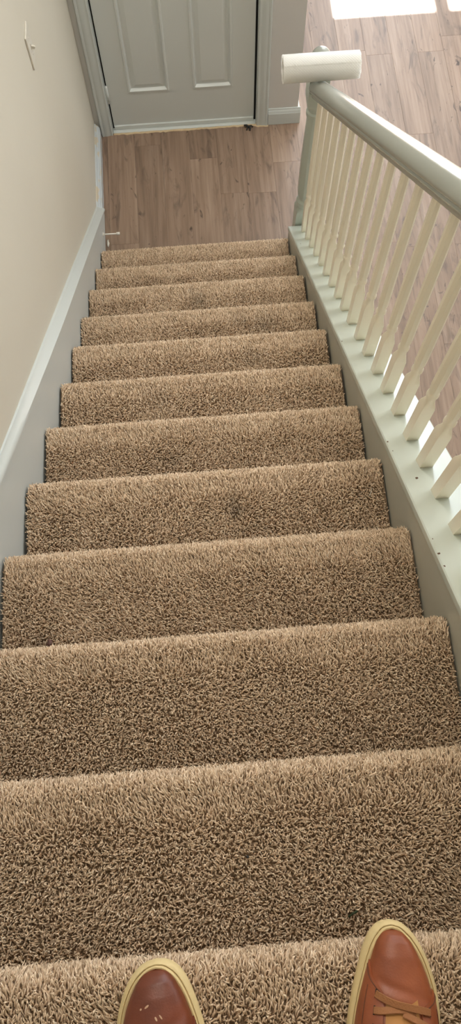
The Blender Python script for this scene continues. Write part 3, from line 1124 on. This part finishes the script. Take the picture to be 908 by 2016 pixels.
def make_shoe(name, label, wtab, loc, rotz, side, leather, ls):
    """side = +1: inner (big toe) edge towards -x.  Origin at the toe on the ground, shoe runs back along -y."""
    root = empty(name, loc)
    root.rotation_euler = (0, 0, rotz)
    tag(root, label, 'sneaker', 'pair of brown leather sneakers on the top step')
    ss, ww = zip(*wtab)

    def W(s):
        return float(np.interp(s, ss, ww))

    def ctr(s):
        return side * 0.004 * math.sin(min(1, s / 0.12) * PI)

    # smooth outline through the table
    def outline(inset, n=44):
        pts = []
        for q in range(n + 1):
            t = q / n
            s = SL * (0.5 - 0.5 * math.cos(PI * t))
            w_ = W(s)
            s2 = inset + s * (SL - 2 * inset) / SL
            pts.append((s2, max(0.0, w_ - inset * min(1, w_ / 0.02))))
        left = [(ctr(s) - w_, -s) for s, w_ in pts]
        right = [(ctr(s) + w_, -s) for s, w_ in pts[1:-1]]
        return left + right[::-1]

    # sole: side wall with a flat foxing tape, a groove and a rim that turns in over the upper
    lv = [(0.004, 0.0), (0.0, 0.004), (-0.0008, 0.012), (-0.0008, 0.019), (0.0010, 0.0235), (0.0026, 0.0262), (0.0034, 0.0262), (0.0039, 0.0238),
          (0.0044, 0.0262), (0.0056, 0.0292), (0.0072, 0.0288), (0.0084, 0.0262), (0.0094, 0.020)]
    vs, fs = [], []
    n = None
    for ins, z in lv:
        ol = outline(ins)
        n = len(ol)
        vs += [(x_, y_, z + (0.006 * max(0, 1 - (-y_) / 0.03) ** 2 if z < 0.01 else 0.0)) for x_, y_ in ol]
    for r in range(len(lv) - 1):
        for q in range(n):
            k = (q + 1) % n
            fs.append((r * n + q, r * n + k, r * n + n + k, r * n + n + q))
    fs.append(tuple(range(n))[::-1])
    fs.append(tuple((len(lv) - 1) * n + q for q in range(n)))
    sole = mesh_obj('sole', vs, fs, 'sole_cream', root, True)
    smooth_by_angle(sole, 50)

    hs_, hh_ = zip(*[(0.0076, 0.0255), (0.0095, 0.032), (0.013, 0.0385), (0.02, 0.0448), (0.035, 0.051), (0.055, 0.056), (0.08, 0.064), (0.10, 0.073), (0.13, 0.087),
                     (0.165, 0.096), (0.20, 0.098), (0.24, 0.094), (0.27, 0.099), (0.292, 0.10)])

    def S(a, s, off=0.0):
        """point of the upper at lateral parameter a (-1..1) and distance s from the toe"""
        def base(a, s):
            w_ = W(max(0.0, (s - 0.0072) * SL / (SL - 0.0144)))
            w_ = max(0.0004, w_ - 0.0074 * min(1, w_ / 0.036))
            h_ = float(np.interp(s, hs_, hh_))
            zb = 0.024
            t = a * PI / 2
            sx = math.copysign(abs(math.sin(t)) ** 0.9, t)
            top = math.cos(t) ** 0.62 if math.cos(t) > 0 else 0
            crease = 0.0
            if 0.05 < s < 0.11:
                crease = -0.0036 * math.exp(-((s - 0.082 - 0.018 * (a * side + 0.2)) / 0.0045) ** 2) * math.exp(-((a) / 0.5) ** 2)
                crease += -0.0024 * math.exp(-((s - 0.066 - 0.02 * (a * side + 0.1)) / 0.005) ** 2) * math.exp(-((a + 0.1 * side) / 0.4) ** 2)
            return Vector((ctr(s) + w_ * sx, -s, zb + (h_ - zb) * top + crease * (1 if top > 0.2 else 0)))
        p = base(a, s)
        if off:
            e_ = 0.003
            du = base(min(1, a + 0.02), s) - base(max(-1, a - 0.02), s)
            dv = base(a, max(0.0078, s - e_)) - base(a, min(0.29, s + e_))
            nrm = du.cross(dv)
            if nrm.length > 1e-9:
                p = p + nrm.normalized() * off
        return p

    na = 36
    sv = [0.0076 + (0.290 - 0.0076) * (q / 80) ** 1.8 for q in range(81)]
    vs, fs = [], []
    for s in sv:
        for q in range(na + 1):
            vs.append(S(-1 + 2 * q / na, s))
    Wn = na + 1
    for r in range(len(sv) - 1):
        for q in range(na):
            am = -1 + 2 * (q + 0.5) / na
            if sv[r] > 0.168 and abs(am) < 0.62:
                continue
            if sv[r] > 0.285:
                continue
            fs.append((r * Wn + q, r * Wn + Wn + q, r * Wn + Wn + q + 1, r * Wn + q + 1))
    up = mesh_obj('upper', vs, fs, leather, root, True)
    # insole and heel counter
    ol = outline(0.012)
    vs = [(x_, y_, 0.034) for x_, y_ in ol]
    mesh_obj('insole', vs, [tuple(range(len(vs)))], 'shoe_lining', root)
    vs, fs = [], []
    for q in range(15):
        t = -PI / 2 + PI * q / 14
        for z in (0.024, 0.06, 0.1):
            rr_ = 0.033 - (0.004 if z > 0.09 else 0)
            vs.append((ctr(0.27) + rr_ * math.sin(t), -0.262 - 0.027 * math.cos(t), z))
    for q in range(14):
        for t in range(2):
            fs.append((q * 3 + t, q * 3 + 3 + t, q * 3 + 4 + t, q * 3 + 1 + t))
    mesh_obj('heel_counter', vs, fs, leather, root, True)

    def patch(pname, a_rng, sfun, s_end, off, mat, parent, na_=14, ns_=14):
        vs, fs = [], []
        for r in range(ns_ + 1):
            for q in range(na_ + 1):
                a = a_rng[0] + (a_rng[1] - a_rng[0]) * q / na_
                s0 = sfun(a)
                s = s0 + (s_end - s0) * r / ns_
                vs.append(S(a, s, off))
        w_ = na_ + 1
        for r in range(ns_):
            for q in range(na_):
                fs.append((r * w_ + q, r * w_ + w_ + q, r * w_ + w_ + q + 1, r * w_ + q + 1))
        # rim folded down so the panel has a thickness
        b0 = len(vs)
        rim = [q for q in range(w_)] + [r * w_ + na_ for r in range(1, ns_ + 1)] + [ns_ * w_ + q for q in range(na_ - 1, -1, -1)] + [r * w_ for r in range(ns_ - 1, 0, -1)]
        for idx in rim:
            r, q = divmod(idx, w_)
            a = a_rng[0] + (a_rng[1] - a_rng[0]) * q / na_
            s0 = sfun(a)
            vs.append(S(a, s0 + (s_end - s0) * r / ns_, -0.001))
        m_ = len(rim)
        for q in range(m_):
            k = (q + 1) % m_
            fs.append((rim[q], rim[k], b0 + k, b0 + q))
        o = mesh_obj(pname, vs, fs, mat, parent)
        smooth_by_angle(o, 50)
        return o

    tongue = patch('tongue', (-0.26, 0.26), lambda a: ls + 0.076 + 0.008 * (1 - abs(a) / 0.26), 0.185, 0.0008, 'tongue_tan', root)

    def sf_in(a):
        return float(np.interp(abs(a), [0.30, 0.38, 0.7, 1.0], [0.072, 0.066, 0.054, 0.040])) + ls

    def sf_out(a):
        return float(np.interp(abs(a), [0.30, 0.40, 0.7, 1.0], [0.090, 0.082, 0.076, 0.071])) + ls

    for sg, sf in ((-side, sf_in), (side, sf_out)):
        rng_ = (sg * 0.30, sg * 0.985) if sg > 0 else (sg * 0.985, sg * 0.30)
        es = patch('eyestay', rng_, sf, 0.166, 0.0022, leather, root)
        seam = [S(sg * (0.33 + 0.62 * q / 14), sf(0.33 + 0.62 * q / 14) + 0.004, 0.0025) for q in range(15)]
        tube('stitching', seam, 0.0006, 'stitch_tan', es, 5)
        seam = [S(sg * 0.72, sf(0.72) + 0.012 + 0.07 * q / 12, 0.0025) for q in range(13)]
        tube('stitching', seam, 0.0006, 'stitch_tan', es, 5)
        for q in range(5):
            s_ = ls + (0.0715 + 0.0165 * q if sg == -side else 0.0885 + 0.0165 * q)
            if s_ > 0.165:
                continue
            pts = [S(sg * 0.47, s_ - 0.0042, 0.0025), S(sg * 0.47, s_ + 0.0042, 0.0025)]
            tube('eyelet_slot', pts, 0.0011, 'black_gap', es, 6)

    def lace(a0, s0, a1, s1, hgt):
        pts, wid = [], 0.0040
        vs, fs = [], []
        n_ = 20
        for q in range(n_ + 1):
            t = q / n_
            lift = 0.0032 + hgt * math.sin(PI * t) ** 0.6
            c = S(a0 + (a1 - a0) * t, s0 + (s1 - s0) * t, lift)
            c2 = S(a0 + (a1 - a0) * min(1, t + 0.02), s0 + (s1 - s0) * min(1, t + 0.02), lift)
            c0 = S(a0 + (a1 - a0) * max(0, t - 0.02), s0 + (s1 - s0) * max(0, t - 0.02), lift)
            d = (c2 - c0).normalized()
            nrm = (S(a0 + (a1 - a0) * t, s0 + (s1 - s0) * t, 0.01) - S(a0 + (a1 - a0) * t, s0 + (s1 - s0) * t)).normalized()
            b_ = nrm.cross(d).normalized()
            th = 0.0009
            for (pa, pb) in ((-1, -0.3), (-0.85, 1), (0.85, 1), (1, -0.3), (0.8, -1), (-0.8, -1)):
                vs.append(c + b_ * (wid * pa) + nrm * (th * pb))
        for q in range(n_):
            for j in range(6):
                k = (j + 1) % 6
                fs.append((q * 6 + j, q * 6 + k, q * 6 + 6 + k, q * 6 + 6 + j))
        fs.append(tuple(range(6))[::-1])
        fs.append(tuple(n_ * 6 + j for j in range(6)))
        o = mesh_obj('lace', vs, fs, 'lace_tan', root)
        smooth_by_angle(o, 50)

    sd = side
    lace(-sd * 0.47, ls + 0.0715, sd * 0.47, ls + 0.0885, 0.0035)
    lace(-sd * 0.47, ls + 0.0880, sd * 0.20, ls + 0.0875, 0.0016)
    lace(sd * 0.00, ls + 0.0905, sd * 0.47, ls + 0.105, 0.0014)
    lace(-sd * 0.47, ls + 0.1045, sd * 0.47, ls + 0.1215, 0.0035)
    lace(-sd * 0.47, ls + 0.121, sd * 0.47, ls + 0.138, 0.0035)
    return root, S


tabR = [(0, 0.0), (0.0015, 0.0095), (0.004, 0.0155), (0.008, 0.0205), (0.015, 0.0268), (0.025, 0.0328), (0.038, 0.0388), (0.055, 0.0445), (0.075, 0.0500),
        (0.095, 0.0535), (0.115, 0.0553), (0.135, 0.0550), (0.165, 0.050), (0.2, 0.0445), (0.235, 0.0415), (0.262, 0.039), (0.28, 0.032), (0.292, 0.019), (0.298, 0)]
tabL = [(0, 0.0), (0.0015, 0.0105), (0.004, 0.0175), (0.008, 0.0235), (0.015, 0.0305), (0.025, 0.0370), (0.038, 0.0430), (0.055, 0.0485), (0.075, 0.0525),
        (0.095, 0.0545), (0.115, 0.0555), (0.135, 0.0550), (0.165, 0.050), (0.2, 0.0445), (0.235, 0.0415), (0.262, 0.039), (0.28, 0.032), (0.292, 0.019), (0.298, 0)]
ZS = FZ + 0.002
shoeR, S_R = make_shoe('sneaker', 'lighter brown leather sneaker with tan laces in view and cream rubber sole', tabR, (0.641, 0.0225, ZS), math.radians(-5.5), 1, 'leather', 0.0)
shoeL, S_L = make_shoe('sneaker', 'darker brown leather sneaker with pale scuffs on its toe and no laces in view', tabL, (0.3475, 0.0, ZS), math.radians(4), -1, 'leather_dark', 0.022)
for (a, s, l_, w_, an) in ((-0.14, 0.0405, 0.0030, 0.0012, 0.5), (-0.27, 0.0425, 0.0014, 0.0012, 0), (0.02, 0.0535, 0.0024, 0.0009, 1.9), (0.10, 0.0525, 0.0028, 0.0009, 2.1)):
    vs = []
    c = S_L(a, s, 0.0006)
    for q in range(10):
        t = 2 * PI * q / 10
        u_, v_ = l_ * math.cos(t), w_ * math.sin(t)
        x_, y_ = u_ * math.cos(an) - v_ * math.sin(an), u_ * math.sin(an) + v_ * math.cos(an)
        vs.append(S_L(a + x_ / 0.06, s - y_, 0.0005))
    vs.append(c)
    mesh_obj('scuff_mark', vs, [(q, (q + 1) % 10, 10) for q in range(10)], 'scuff', shoeL)
